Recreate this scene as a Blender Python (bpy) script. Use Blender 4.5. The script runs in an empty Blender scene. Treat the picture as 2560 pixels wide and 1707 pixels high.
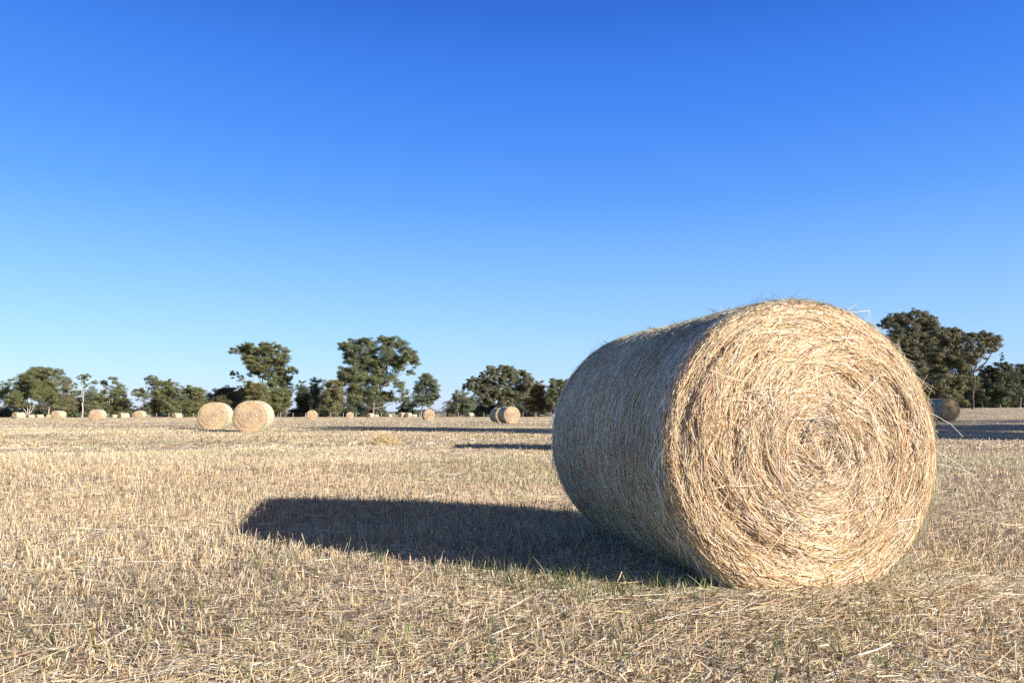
import bpy, math, random
import numpy as np
from mathutils import Vector

rng = np.random.default_rng(11)
PI = math.pi
sc = bpy.context.scene
COL = sc.collection

# ------------------------------------------------------------------ camera
FPX = 1900.0                       # focal length for a 2560 px wide frame
HZ = 1033.0                        # height of the eye level in that frame
CAMH = 0.78
TH = math.atan((HZ - 853.5) / FPX)
cd = bpy.data.cameras.new("camera")
cam = bpy.data.objects.new("camera", cd)
COL.objects.link(cam)
cam.location = (0, 0, CAMH)
cam.rotation_euler = (PI / 2 + TH, 0, 0)
cd.sensor_width = 36.0
cd.lens = FPX / 2560 * 36.0
cd.clip_start = 0.05
cd.clip_end = 30000
sc.camera = cam

def ray(px, py, d):
    """World point at ground distance d along the photograph's direction px, py."""
    u = (px - 1280) / FPX
    v = (853.5 - py) / FPX
    dy = math.cos(TH) - v * math.sin(TH)
    dz = math.sin(TH) + v * math.cos(TH)
    return np.array([u * d / dy, d, CAMH + dz * d / dy])

# ------------------------------------------------------------------ noise
GRID = np.random.default_rng(5).random((256, 256))
def vnoise(x, y):
    x = np.asarray(x, float); y = np.asarray(y, float)
    xi = np.floor(x).astype(int); yi = np.floor(y).astype(int)
    fx = x - xi; fy = y - yi
    fx = fx * fx * (3 - 2 * fx); fy = fy * fy * (3 - 2 * fy)
    a = GRID[xi % 256, yi % 256]; b = GRID[(xi + 1) % 256, yi % 256]
    c = GRID[xi % 256, (yi + 1) % 256]; d = GRID[(xi + 1) % 256, (yi + 1) % 256]
    return (a * (1 - fx) + b * fx) * (1 - fy) + (c * (1 - fx) + d * fx) * fy
def pnoise(x, y, px):
    """value noise that repeats after px cells in x"""
    x = np.asarray(x, float); y = np.asarray(y, float)
    xi = np.floor(x).astype(int); yi = np.floor(y).astype(int)
    fx = x - xi; fy = y - yi
    fx = fx * fx * (3 - 2 * fx); fy = fy * fy * (3 - 2 * fy)
    x0 = xi % px; x1 = (xi + 1) % px
    a = GRID[x0, yi % 256]; b = GRID[x1, yi % 256]
    c = GRID[x0, (yi + 1) % 256]; d = GRID[x1, (yi + 1) % 256]
    return (a * (1 - fx) + b * fx) * (1 - fy) + (c * (1 - fx) + d * fx) * fy
def sstep(a, b, x):
    t = np.clip((x - a) / (b - a), 0, 1)
    return t * t * (3 - 2 * t)

def gz(x, y):
    """height of the field"""
    x = np.asarray(x, float); y = np.asarray(y, float)
    r = np.hypot(x, y)
    az = np.arctan2(x, np.maximum(y, 1e-3))
    z = -0.0022 * np.clip(r - 75, 0, 220)
    rise = sstep(0.2, 0.56, az) * np.clip((r - 27) / 48, 0, 1.7) ** 1.35 * 0.74
    z = z + rise
    z = z + (vnoise(x / 1.7 + 40, y / 1.7 + 9) - 0.5) * 0.035 * np.clip(r / 4, 0.3, 1)
    z = z + (vnoise(x / 9 + 3, y / 9 + 71) - 0.5) * 0.05 * np.clip(r / 12, 0, 1)
    return z

# ------------------------------------------------------------------ meshes
def unit(v):
    return v / (np.linalg.norm(v, axis=-1, keepdims=True) + 1e-12)

def make_mesh(name, V, F, colr=None, smooth=False):
    V = np.ascontiguousarray(V, np.float32); F = np.ascontiguousarray(F, np.int32)
    k = F.shape[1]
    me = bpy.data.meshes.new(name)
    me.vertices.add(len(V)); me.vertices.foreach_set("co", V.ravel())
    me.loops.add(F.size); me.loops.foreach_set("vertex_index", F.ravel())
    me.polygons.add(len(F))
    me.polygons.foreach_set("loop_start", np.arange(0, F.size, k, dtype=np.int32))
    if smooth:
        me.polygons.foreach_set("use_smooth", np.ones(len(F), bool))
    if colr is not None:
        at = me.color_attributes.new("tint", 'FLOAT_COLOR', 'POINT')
        c4 = np.ones((len(V), 4), np.float32); c4[:, :3] = colr
        at.data.foreach_set("color", c4.ravel())
    me.update(calc_edges=True)
    return me

class Bag:
    def __init__(s): s.V = []; s.F = []; s.C = []; s.n = 0
    def add(s, V, F, C):
        C = np.asarray(C, float)
        if C.ndim == 1: C = np.repeat(C[None], len(V), 0)
        s.V.append(V); s.F.append(np.asarray(F) + s.n); s.C.append(C); s.n += len(V)
    def mesh(s, name, smooth=False):
        return make_mesh(name, np.vstack(s.V), np.vstack(s.F), np.vstack(s.C), smooth)

def ribbons(P, D, L, W, col, up, segs=2, bend=None, roof=False, tip=0.35, sag=None):
    """N thin blades as strips of quads (roof: two quads per step, a raised midrib)."""
    N = len(P); T = segs + 1
    t = np.linspace(0, 1, T)
    c = P[:, None] + D[:, None] * (L[:, None] * t)[..., None]
    if bend is not None:
        c = c + bend[:, None] * (t ** 2)[None, :, None]
    side = unit(np.cross(D, up)); nrm = unit(np.cross(side, D))
    w = W[:, None] * (1 - (1 - tip) * t ** 2)[None]
    a = c - side[:, None] * (w / 2)[..., None]
    b = c + side[:, None] * (w / 2)[..., None]
    if roof:
        m = c + nrm[:, None] * (w * 0.42)[..., None]
        V = np.stack([a, m, b], 2); k = 3
    else:
        V = np.stack([a, b], 2); k = 2
    V = V.reshape(-1, 3)
    base = (np.arange(N)[:, None] * T + np.arange(segs)[None]) * k
    F = []
    for j in range(k - 1):
        F.append(np.stack([base + j, base + j + 1, base + j + 1 + k, base + j + k], -1).reshape(-1, 4))
    C = np.repeat(col, T * k, 0)
    return V, np.vstack(F), C

def palette(n, cols, wts, jit=0.12, g=None):
    g = g or rng
    cols = np.array(cols, float); wts = np.array(wts, float); wts /= wts.sum()
    c = cols[g.choice(len(cols), n, p=wts)]
    return np.clip(c * (1 + g.normal(0, jit, (n, 1))) * (1 + g.normal(0, 0.03, (n, 3))), 0.01, 0.92)

def tube(pts, rad, sides=6):
    pts = np.asarray(pts, float); rad = np.asarray(rad, float)
    n = len(pts)
    tan = unit(np.gradient(pts, axis=0))
    ref = np.array([0.31, 0.9, 0.17])
    s = unit(np.cross(tan, ref)); u = np.cross(s, tan)
    a = np.linspace(0, 2 * PI, sides, endpoint=False)
    V = pts[:, None] + rad[:, None, None] * (np.cos(a)[None, :, None] * s[:, None] + np.sin(a)[None, :, None] * u[:, None])
    i = np.arange(n - 1)[:, None] * sides; j = np.arange(sides)[None]; j2 = (j + 1) % sides
    F = np.stack([i + j, i + j2, i + sides + j2, i + sides + j], -1).reshape(-1, 4)
    return V.reshape(-1, 3), F

def box(c, s):
    x, y, z = s
    V = np.array([(i, j, k) for i in (-.5, .5) for j in (-.5, .5) for k in (-.5, .5)]) * s + np.array(c)
    F = np.array([(0, 1, 3, 2), (4, 6, 7, 5), (0, 4, 5, 1), (2, 3, 7, 6), (0, 2, 6, 4), (1, 5, 7, 3)])
    return V, F

# ------------------------------------------------------------------ objects
def link(name, data, parent=None, mat=None):
    o = bpy.data.objects.new(name, data)
    COL.objects.link(o)
    if parent is not None: o.parent = parent
    if mat is not None and data is not None and not data.materials: data.materials.append(mat)
    return o
def tag(o, label=None, cat=None, group=None, kind=None):
    if label: o["label"] = label
    if cat: o["category"] = cat
    if group: o["group"] = group
    if kind: o["kind"] = kind
    return o

# ------------------------------------------------------------------ materials
def nmat(name):
    m = bpy.data.materials.new(name); m.use_nodes = True
    nt = m.node_tree
    return m, nt, nt.nodes["Principled BSDF"], nt.nodes["Material Output"]

def tint_mat(name, rough=0.6, spec=0.25, trans=0.0, noise=0.0):
    m, nt, p, out = nmat(name)
    a = nt.nodes.new("ShaderNodeAttribute"); a.attribute_name = "tint"
    src = a.outputs["Color"]
    if noise:
        tc = nt.nodes.new("ShaderNodeTexCoord")
        n = nt.nodes.new("ShaderNodeTexNoise"); n.inputs["Scale"].default_value = noise
        n.inputs["Detail"].default_value = 4
        nt.links.new(tc.outputs["Object"], n.inputs["Vector"])
        mr = nt.nodes.new("ShaderNodeMapRange")
        mr.inputs[1].default_value = 0.3; mr.inputs[2].default_value = 0.7
        mr.inputs[3].default_value = 0.7; mr.inputs[4].default_value = 1.25
        nt.links.new(n.outputs["Fac"], mr.inputs[0])
        mx = nt.nodes.new("ShaderNodeVectorMath"); mx.operation = 'SCALE'
        nt.links.new(src, mx.inputs[0]); nt.links.new(mr.outputs[0], mx.inputs["Scale"])
        src = mx.outputs[0]
    nt.links.new(src, p.inputs["Base Color"])
    p.inputs["Roughness"].default_value = rough
    p.inputs["Specular IOR Level"].default_value = spec
    if trans:
        t = nt.nodes.new("ShaderNodeBsdfTranslucent")
        nt.links.new(src, t.inputs["Color"])
        mix = nt.nodes.new("ShaderNodeMixShader"); mix.inputs[0].default_value = trans
        nt.links.new(p.outputs[0], mix.inputs[1]); nt.links.new(t.outputs[0], mix.inputs[2])
        nt.links.new(mix.outputs[0], out.inputs["Surface"])
    return m

M_STRAW = tint_mat("straw", 0.5, 0.35, 0.12)
M_CORE = tint_mat("packed_straw", 0.85, 0.1, 0, 60)
M_NET = tint_mat("net_wrap", 0.55, 0.3)
M_STUB = tint_mat("stubble", 0.6, 0.25, 0.15)
M_GRASS = tint_mat("green_blade", 0.5, 0.3, 0.3)
M_LEAF = tint_mat("gum_leaves", 0.5, 0.3, 0.12)
M_BARK = tint_mat("gum_bark", 0.8, 0.15, 0, 1.5)
M_WOOD = tint_mat("weathered_wood", 0.85, 0.1, 0, 8)

def ground_mat():
    m, nt, p, out = nmat("stubble_ground")
    tc = nt.nodes.new("ShaderNodeTexCoord")
    def noise(scale, detail, rough=0.6):
        n = nt.nodes.new("ShaderNodeTexNoise")
        n.inputs["Scale"].default_value = scale; n.inputs["Detail"].default_value = detail
        n.inputs["Roughness"].default_value = rough
        nt.links.new(tc.outputs["Object"], n.inputs["Vector"]); return n
    n1 = noise(9.0, 8, 0.7); n2 = noise(0.22, 4); n3 = noise(0.05, 3)
    r1 = nt.nodes.new("ShaderNodeValToRGB")
    r1.color_ramp.elements[0].position = 0.3; r1.color_ramp.elements[0].color = (0.12, 0.085, 0.052, 1)
    r1.color_ramp.elements[1].position = 0.65; r1.color_ramp.elements[1].color = (0.52, 0.42, 0.28, 1)
    nt.links.new(n1.outputs["Fac"], r1.inputs[0])
    r2 = nt.nodes.new("ShaderNodeValToRGB")
    r2.color_ramp.elements[0].position = 0.35; r2.color_ramp.elements[0].color = (0.30, 0.22, 0.13, 1)
    r2.color_ramp.elements[1].position = 0.6; r2.color_ramp.elements[1].color = (0.60, 0.50, 0.35, 1)
    nt.links.new(n2.outputs["Fac"], r2.inputs[0])
    mx = nt.nodes.new("ShaderNodeMixRGB"); mx.inputs[0].default_value = 0.55
    nt.links.new(r1.outputs[0], mx.inputs[1]); nt.links.new(r2.outputs[0], mx.inputs[2])
    nt.links.new(mx.outputs[0], p.inputs["Base Color"])
    p.inputs["Roughness"].default_value = 0.95
    p.inputs["Specular IOR Level"].default_value = 0.05
    b = nt.nodes.new("ShaderNodeBump"); b.inputs["Strength"].default_value = 0.5; b.inputs["Distance"].default_value = 0.03
    nt.links.new(n1.outputs["Fac"], b.inputs["Height"]); nt.links.new(b.outputs[0], p.inputs["Normal"])
    return m
def hill_mat():
    m, nt, p, out = nmat("far_wooded_hill")
    tc = nt.nodes.new("ShaderNodeTexCoord")
    n = nt.nodes.new("ShaderNodeTexNoise"); n.inputs["Scale"].default_value = 0.02; n.inputs["Detail"].default_value = 6
    nt.links.new(tc.outputs["Object"], n.inputs["Vector"])
    r = nt.nodes.new("ShaderNodeValToRGB")
    r.color_ramp.elements[0].color = (0.13, 0.15, 0.12, 1); r.color_ramp.elements[1].color = (0.28, 0.28, 0.22, 1)
    nt.links.new(n.outputs["Fac"], r.inputs[0]); nt.links.new(r.outputs[0], p.inputs["Base Color"])
    p.inputs["Roughness"].default_value = 1; p.inputs["Specular IOR Level"].default_value = 0
    return m

# ------------------------------------------------------------------ ground
rr = np.concatenate([[0.0], np.geomspace(0.4, 9000, 190)])
aa = np.linspace(0, 2 * PI, 300, endpoint=False)
X = rr[:, None] * np.sin(aa)[None]; Y = rr[:, None] * np.cos(aa)[None]
Z = gz(X, Y)
V = np.stack([X, Y, Z], -1).reshape(-1, 3)
i = np.arange(len(rr) - 1)[:, None] * len(aa); j = np.arange(len(aa))[None]; j2 = (j + 1) % len(aa)
F = np.stack([i + j, i + len(aa) + j, i + len(aa) + j2, i + j2], -1).reshape(-1, 4)
tag(link("ground", make_mesh("ground", V, F, smooth=True), None, ground_mat()), kind="structure")

# far hills: a ridge of real depth
ha = np.linspace(-0.95, 0.95, 160); hk = np.linspace(0, 1, 12)
hr = 5200 + 2200 * hk
hh = np.sin(hk * PI)[:, None] * (6 + 22 * vnoise(ha * 7 + 20, 0 * ha + 3.3) + 8 * vnoise(ha * 40, 0 * ha + 8))[None]
V = np.stack([hr[:, None] * np.sin(ha)[None], hr[:, None] * np.cos(ha)[None], hh - 1.5], -1).reshape(-1, 3)
i = np.arange(11)[:, None] * 160; j = np.arange(159)[None]
F = np.stack([i + j, i + 160 + j, i + 161 + j, i + 1 + j], -1).reshape(-1, 4)
tag(link("hills", make_mesh("hills", V, F, smooth=True), None, hill_mat()), kind="structure")

# ------------------------------------------------------------------ the hay bale
R = 0.666; BL = 1.71; SH = 0.075
def face_disp(r, th):
    """how far the wound end bulges out at radius r, angle th"""
    u = th / (2 * PI)
    rs = r + 0.05 * u                         # the layers wind inwards
    d = 0.050 * (1 - (r / R) ** 2)
    d = d + 0.040 * (pnoise(u * 6 + rs * 3, rs / 0.13 + 7, 6) - 0.5)
    d = d + 0.028 * (pnoise(u * 14 + rs * 6, rs / 0.050 + 21, 14) - 0.5)
    d = d - 0.022 * sstep(.62, .88, pnoise(u * 8 - rs * 5, rs / 0.07 + 44, 8)) * sstep(.03, .12, r)
    d = d + 0.012 * (pnoise(u * 60, rs / 0.02 + 3, 60) - 0.5)
    d = d - 0.022 * np.exp(-(r / 0.06) ** 2)
    return d
def rad_mod(th, y):
    u = th / (2 * PI)
    return 1 + 0.030 * (pnoise(u * 5, y * 1.6 + 50, 5) - 0.5) + 0.014 * (pnoise(u * 12, y * 4 + 20, 12) - 0.5) + 0.010 * (pnoise(u * 30, y * 7 + 90, 30) - 0.5)
def on_face(r, th, lift, sgn):
    """point on the end (sgn -1: near end) -- the last SH of the radius rolls over the shoulder"""
    rin = R - SH
    y = np.where(r < rin, face_disp(r, th) + SH, 0.0)
    q = np.clip((r - rin) / SH, 0, 1)
    y = np.where(r >= rin, face_disp(r, th) * (1 - q) + SH * np.sqrt(np.clip(1 - q * q, 0, 1)), y)
    rm = rad_mod(th, 0)
    x = r * rm * np.cos(th); z = r * rm * np.sin(th)
    return np.stack([x, sgn * (BL / 2 - SH + y + lift), z + R], -1)
def flat(P):
    """the bale has settled: its underside is pressed a little flat"""
    z = P[..., 2]
    k = 0.045
    P[..., 2] = np.where(z < 2 * k, k * 0.55 + (z - 0) * 0.72, z)
    P[..., 2] = np.where(z < 2 * k, P[..., 2], z)
    return P

GOLD = (0.55, 0.375, 0.19); TAN = (0.49, 0.345, 0.20); PALE = (0.66, 0.525, 0.355); CHALK = (0.72, 0.62, 0.50)
BRN = (0.22, 0.115, 0.05); RUST = (0.34, 0.17, 0.065); GREY = (0.40, 0.34, 0.26); OLIVE = (0.24, 0.20, 0.09)

def end_face(sgn, n_straw, seed):
    g = np.random.default_rng(seed)
    bag = Bag()
    nr, nt = 46, 150
    r = np.linspace(0.002, R, nr); th = np.linspace(0, 2 * PI, nt, endpoint=False)
    RR, TT = np.meshgrid(r, th, indexing='ij')
    V = on_face(RR, TT, 0, sgn).reshape(-1, 3)
    i = np.arange(nr - 1)[:, None] * nt; j = np.arange(nt)[None]; j2 = (j + 1) % nt
    F = np.stack([i + j, i + j2, i + nt + j2, i + nt + j], -1).reshape(-1, 4)
    if sgn > 0: F = F[:, ::-1]
    C = np.array([0.36, 0.22, 0.105])[None] * (0.6 + 0.8 * vnoise(V[:, 0] * 30, V[:, 2] * 30))[:, None]  # core coloured darker than the straws so the gaps look shadowed
    bag.add(V, F, C)
    # straws wound round the core
    for (n, r0, r1, l0, l1, ang, lift1, w0, w1, kind) in (
            (int(n_straw * .80), 0.16, R + 0.004, .07, .23, 11, .016, .0018, .0038, 0),
            (int(n_straw * .24), 0.0, 0.36, .03, .10, 38, .020, .0018, .0036, 1),
            (int(n_straw * .014), 0.0, R * .9, .08, .22, 40, .024, .003, .005, 2),
            (int(n_straw * .010), 0.0, 0.085, .03, .08, 60, .014, .002, .004, 3)):
        r = np.sqrt(g.random(n) * (r1 ** 2 - r0 ** 2) + r0 ** 2)
        th = g.random(n) * 2 * PI
        keep = g.random(n) < (0.55 + 0.6 * pnoise(th / (2 * PI) * 14 + r * 6, r / 0.05 + 21, 14))
        r = r[keep]; th = th[keep]; n = len(r)
        lift = g.random(n) ** 1.5 * lift1
        P = on_face(r, th, lift, sgn)
        L = (l0 + (l1 - l0) * g.random(n) ** 1.4) * np.where(g.random(n) < .35, .45, 1)
        L = np.minimum(L, 0.08 + r * 0.9)
        # direction along the windings, drawn slightly inwards
        swirl = (pnoise(th / (2 * PI) * 9 + r * 5, r / .09 + 61, 9) - .5) * (46 if kind else 26) + (pnoise(th / (2 * PI) * 24, r / .04 + 11, 24) - .5) * 24
        al = np.radians(g.normal(7, ang * .75, n) + swirl) * np.where(g.random(n) < .10, 2.2, 1)
        al = np.where(r > R - .12, np.abs(al) * .8, al)
        L = np.where(r > R - .05, L * .7, L)
        er = np.stack([np.cos(th), 0 * th, np.sin(th)], -1); et = np.stack([-np.sin(th), 0 * th, np.cos(th)], -1)
        dirn = g.choice([-1, 1], n)
        d2 = et * (np.cos(al) * dirn)[:, None] - er * (np.sin(al) * np.where(r > R - .15, 1, dirn))[:, None]
        # follow the surface: height at the far end and in the middle
        endp = np.stack([P[:, 0], P[:, 2] - R], -1) + (d2 * (L)[:, None])[:, [0, 2]]
        bendm = -er * (L ** 2 / (2 * np.maximum(r, .07)))[:, None] * 0.9
        endp = endp + bendm[:, [0, 2]]
        r2 = np.minimum(np.hypot(endp[:, 0], endp[:, 1]), R); th2 = np.arctan2(endp[:, 1], endp[:, 0])
        y2 = on_face(r2, th2 % (2 * PI), g.random(n) * lift1 * 1.2, sgn)[:, 1]
        dy = (y2 - P[:, 1])
        poke = (g.random(n) < 0.05) * g.random(n) * 0.03 * sgn
        D = d2 * L[:, None]; D[:, 1] = dy * 0.5
        B = bendm.copy(); B[:, 1] = dy * 0.5 + poke
        LL = np.linalg.norm(D, axis=1)
        up = np.zeros((n, 3)); up[:, 1] = sgn
        up = up + g.normal(0, .35, (n, 3))
        W = g.uniform(w0, w1, n)
        if kind == 0:
            c = palette(n, [GOLD, TAN, PALE, CHALK, BRN, RUST, GREY], [32, 18, 34, 12, 2, 4, 3], .13, g)
        elif kind == 1:
            c = palette(n, [TAN, PALE, CHALK, BRN, RUST, GREY], [20, 28, 34, 8, 6, 6], .13, g)
        elif kind == 2:
            c = palette(n, [GOLD, PALE, CHALK, TAN, OLIVE], [20, 40, 20, 20, 2], .1, g)
        else:
            c = palette(n, [RUST, TAN, PALE, GOLD], [25, 30, 20, 25], .12, g)
        # broad bands of paler and browner hay
        band = pnoise(th / (2 * PI) * 5 + r * 4, r / .11 + 33, 5)
        c = c * (0.98 + 0.26 * band)[:, None]
        bag.add(*ribbons(P, D / LL[:, None], LL, W, np.clip(c, .02, .9), up, 3, B, True, 0.6))
    me = bag.mesh("end_face")
    return me

def side_point(th, y, lift):
    q = np.clip((np.abs(y) - (BL / 2 - SH)) / SH, 0, 1)
    rad = (R - SH + SH * np.sqrt(np.clip(1 - q * q, 0, 1))) * rad_mod(th, y) + lift
    return np.stack([rad * np.cos(th), y, rad * np.sin(th) + R], -1)

def wrapped_side(n_straw, seed):
    g = np.random.default_rng(seed); bag = Bag()
    ny, nt = 60, 180
    y = np.linspace(-BL / 2 + .012, BL / 2 - .012, ny); th = np.linspace(0, 2 * PI, nt, endpoint=False)
    YY, TT = np.meshgrid(y, th, indexing='ij')
    V = side_point(TT, YY, -0.004).reshape(-1, 3)
    i = np.arange(ny - 1)[:, None] * nt; j = np.arange(nt)[None]; j2 = (j + 1) % nt
    F = np.stack([i + j, i + nt + j, i + nt + j2, i + j2], -1).reshape(-1, 4)
    C = np.array([0.42, 0.33, 0.19])[None] * (0.6 + 0.8 * vnoise(V[:, 0] * 40 + 9, V[:, 1] * 30))[:, None]
    bag.add(V, F, C)
    n = n_straw
    th = g.random(n) * 2 * PI; y = g.uniform(-BL / 2 + .02, BL / 2 - .02, n)
    L = g.uniform(.035, .12, n)
    P = side_point(th, y, g.random(n) ** 2 * .010 - .001)
    er = np.stack([np.cos(th), 0 * th, np.sin(th)], -1); et = np.stack([-np.sin(th), 0 * th, np.cos(th)], -1)
    ey = np.zeros((n, 3)); ey[:, 1] = 1
    al = np.radians(g.normal(0, 17, n)) * np.where(g.random(n) < .1, 3, 1)
    dr = g.choice([-1, 1], n)[:, None]
    D = unit((et * np.cos(al)[:, None] + ey * np.sin(al)[:, None]) * dr + er * g.normal(0.01, .035, n)[:, None])
    B = -er * (L ** 2 / (2 * R))[:, None] * np.cos(al)[:, None] ** 2
    c = palette(n, [(.64, .48, .27), PALE, (.54, .46, .33), (.35, .30, .14), (.36, .22, .11), (.54, .58, .42), (.60, .66, .53)], [15, 14, 14, 8, 5, 22, 22], .16, g)
    patch = vnoise(th * 2.2, y * 2.5 + 40)
    c = c * (0.82 + 0.36 * patch)[:, None]
    bag.add(*ribbons(P, D, L, g.uniform(.0026, .0048, n), np.clip(c, .02, .9), er + g.normal(0, .3, (n, 3)), 2, B, True, .6))
    return bag.mesh("wrapped_side")

def net_wrap(seed):
    g = np.random.default_rng(seed); bag = Bag()
    nring, nt = 112, 140
    th = np.linspace(0, 2 * PI, nt + 1)
    ys = np.linspace(-BL / 2 + .015, BL / 2 - .015, nring) + g.normal(0, .003, nring)
    wcol = np.array([.58, .70, .58])
    for y0 in ys:
        yy = y0 + 0.010 * (pnoise(th / (2 * PI) * 22, np.full_like(th, y0 * 31), 22) - .5)
        lift = .003 + .005 * pnoise(th / (2 * PI) * 40, np.full_like(th, y0 * 17 + 5), 40)
        c = side_point(th % (2 * PI), yy, lift)
        w = g.uniform(.0018, .0046)
        a = c.copy(); b = c.copy(); a[:, 1] -= w / 2; b[:, 1] += w / 2
        V = np.stack([a, b], 1).reshape(-1, 3); k = np.arange(nt) * 2
        keep = pnoise(th[:-1] / (2 * PI) * 18, np.full(nt, y0 * 23), 18) > .36
        F = np.stack([k, k + 1, k + 3, k + 2], -1)[keep]
        bag.add(V, F, wcol * g.uniform(.75, 1.15))
    # slack threads that zigzag between the strands
    n = 5200
    th = g.random(n) * 2 * PI; y = g.uniform(-BL / 2 + .02, BL / 2 - .04, n)
    er = np.stack([np.cos(th), 0 * th, np.sin(th)], -1); et = np.stack([-np.sin(th), 0 * th, np.cos(th)], -1)
    ey = np.zeros((n, 3)); ey[:, 1] = 1
    D = unit(et * g.choice([-1, 1], n)[:, None] + ey * g.uniform(.3, .9, n)[:, None])
    L = g.uniform(.015, .03, n)
    bag.add(*ribbons(side_point(th, y, .005 + 0 * th), D, L, g.uniform(.0011, .002, n),
                     wcol * g.uniform(.8, 1.15, (n, 1)), er, 1))
    # frayed edge that laps over the shoulders
    n = 1700
    th = g.random(n) * 2 * PI; s = g.choice([-1, 1], n)
    q = g.uniform(-.3, .75, n)
    y = s * (BL / 2 - SH + SH * q)
    P = side_point(th, y, .005 + .010 * g.random(n))
    er = np.stack([np.cos(th), 0 * th, np.sin(th)], -1); et = np.stack([-np.sin(th), 0 * th, np.cos(th)], -1)
    ey = np.zeros((n, 3)); ey[:, 1] = s
    D = unit(et * g.choice([-1, 1], n)[:, None] + ey * g.normal(.0, .35, n)[:, None] + er * g.normal(.05, .14, n)[:, None])
    bag.add(*ribbons(P, D, g.uniform(.04, .14, n), g.uniform(.002, .0065, n),
                     np.array([.76, .78, .68]) * g.uniform(.7, 1.15, (n, 1)), er, 2, er * g.normal(0, .012, n)[:, None]))
    return bag.mesh("net_wrap")

def loose_straw(seed):
    g = np.random.default_rng(seed); bag = Bag()
    n = 150
    th = g.random(n) * 2 * PI; s = np.where(g.random(n) < .72, -1, 1)
    P = on_face(np.full(n, R - .03) + g.random(n) * .03, th, 0 * th, 1)
    P[:, 1] *= s
    er = np.stack([np.cos(th), 0 * th, np.sin(th)], -1); et = np.stack([-np.sin(th), 0 * th, np.cos(th)], -1)
    ey = np.zeros((n, 3)); ey[:, 1] = 1
    D = unit(et * g.choice([-1, 1], n)[:, None] + er * np.abs(g.normal(.03, .10, n))[:, None] + ey * (s * np.abs(g.normal(.1, .3, n)))[:, None])
    L = g.uniform(.03, .11, n)
    Bd = np.zeros((n, 3)); Bd[:, 2] = -L * g.uniform(0, .35, n); Bd += g.normal(0, .012, (n, 3))
    bag.add(*ribbons(P, D, L, g.uniform(.0025, .0045, n), palette(n, [PALE, CHALK, GOLD, GREY], [4, 3, 3, 1], .1, g), er + ey * .3, 4, Bd, True, .5))
    n = 900                                        # bits lying on the side, most of them on top
    th = np.where(g.random(n) < .6, g.normal(PI / 2, .35, n), g.random(n) * 2 * PI) % (2 * PI); y = g.uniform(-BL / 2 + .05, BL / 2 - .05, n)
    er = np.stack([np.cos(th), 0 * th, np.sin(th)], -1)
    D = unit(g.normal(0, 1, (n, 3)) * np.array([1, 1, .55]) + er * .12)
    bag.add(*ribbons(side_point(th, y, .006 + 0 * th), D, g.uniform(.03, .09, n), g.uniform(.0025, .004, n),
                     palette(n, [PALE, CHALK, GOLD, RUST], [4, 3, 3, 2], .1, g), er + .2, 3, -er * .02, True, .5))
    n = 60                                        # long stems left across the near end
    r = np.sqrt(g.random(n)) * R * .72; th = g.random(n) * 2 * PI
    P = on_face(r, th, .012 + .015 * g.random(n), -1)
    a = g.random(n) * PI * 2
    D = unit(np.stack([np.cos(a), g.normal(-.03, .06, n), np.sin(a)], -1))
    bag.add(*ribbons(P, D, g.uniform(.12, .34, n), g.uniform(.0022, .004, n), palette(n, [PALE, GOLD, TAN, CHALK], [4, 3, 2, 3], .1, g),
                     np.array([[0, -1., .2]]) + g.normal(0, .2, (n, 3)), 4, g.normal(0, .03, (n, 3)) * [1, .3, 1], True, .5))
    # the long bent stems that stand off the rim
    def stem(pts, w):
        V, F = tube(np.array(pts), np.linspace(w, w * .7, len(pts)) / 2, 5)
        bag.add(V, F, np.array(CHALK) * .97)
    f = -BL / 2 - .01
    stem([(.18, f + .05, 1.275), (.26, f + .04, 1.279), (.345, f + .03, 1.287), (.346, f + .03, 1.286), (.350, f + .03, 1.21)], .003)
    stem([(.345, f + .03, 1.287), (.325, f + .03, 1.235), (.31, f + .03, 1.20)], .0028)
    stem([(.58, f + .02, .84), (.64, f, .815), (.70, f - .02, .775), (.75, f - .03, .72)], .0034)
    stem([(.62, f, .66), (.72, f - .02, .60), (.80, f - .03, .53), (.86, f - .04, .44)], .0036)
    stem([(.63, f, .60), (.75, f, .575), (.83, f, .545)], .0028)
    nh = 900                                       # short ends bristling round both rims
    th = g.random(nh) * 2 * PI; s = np.where(g.random(nh) < .6, -1, 1)
    P = on_face(R - .05 * g.random(nh), th, 0 * th, 1); P[:, 1] *= s
    er = np.stack([np.cos(th), 0 * th, np.sin(th)], -1); et = np.stack([-np.sin(th), 0 * th, np.cos(th)], -1)
    ey = np.zeros((nh, 3)); ey[:, 1] = s
    D = unit(et * g.choice([-1, 1], nh)[:, None] + er * np.abs(g.normal(.15, .35, nh))[:, None] + ey * np.abs(g.normal(.1, .3, nh))[:, None])
    bag.add(*ribbons(P, D, g.uniform(.02, .06, nh), g.uniform(.002, .0035, nh), palette(nh, [PALE, CHALK, GOLD, GREY], [4, 3, 3, 1], .1, g), er + ey * .3, 2, None, True, .5))
    return bag.mesh("loose_straw")

def settle(me):
    n = len(me.vertices); a = np.empty(n * 3, np.float32); me.vertices.foreach_get("co", a)
    a = a.reshape(-1, 3); z = a[:, 2].copy(); k = .16
    t = np.clip(z / k, -0.3, 1)
    a[:, 2] = np.where(z < k, k * (0.16 + 0.84 * (t * (0.25 + .75 * t)) ), z)
    # a slight sag: wider low down
    s = np.sin(np.clip(z / (2 * R), 0, 1) * PI)
    a[:, 0] *= 1 + .012 * s * np.where(z < R, 1, .2)
    a[:, 2] -= k * .16
    me.vertices.foreach_set("co", a.ravel()); me.update()
    return me

ME_FRONT = settle(end_face(-1, 60000, 101)); ME_BACK = settle(end_face(1, 22000, 102))
ME_SIDE = settle(wrapped_side(62000, 103)); ME_NET = settle(net_wrap(104)); ME_LOOSE = settle(loose_straw(105))

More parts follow.
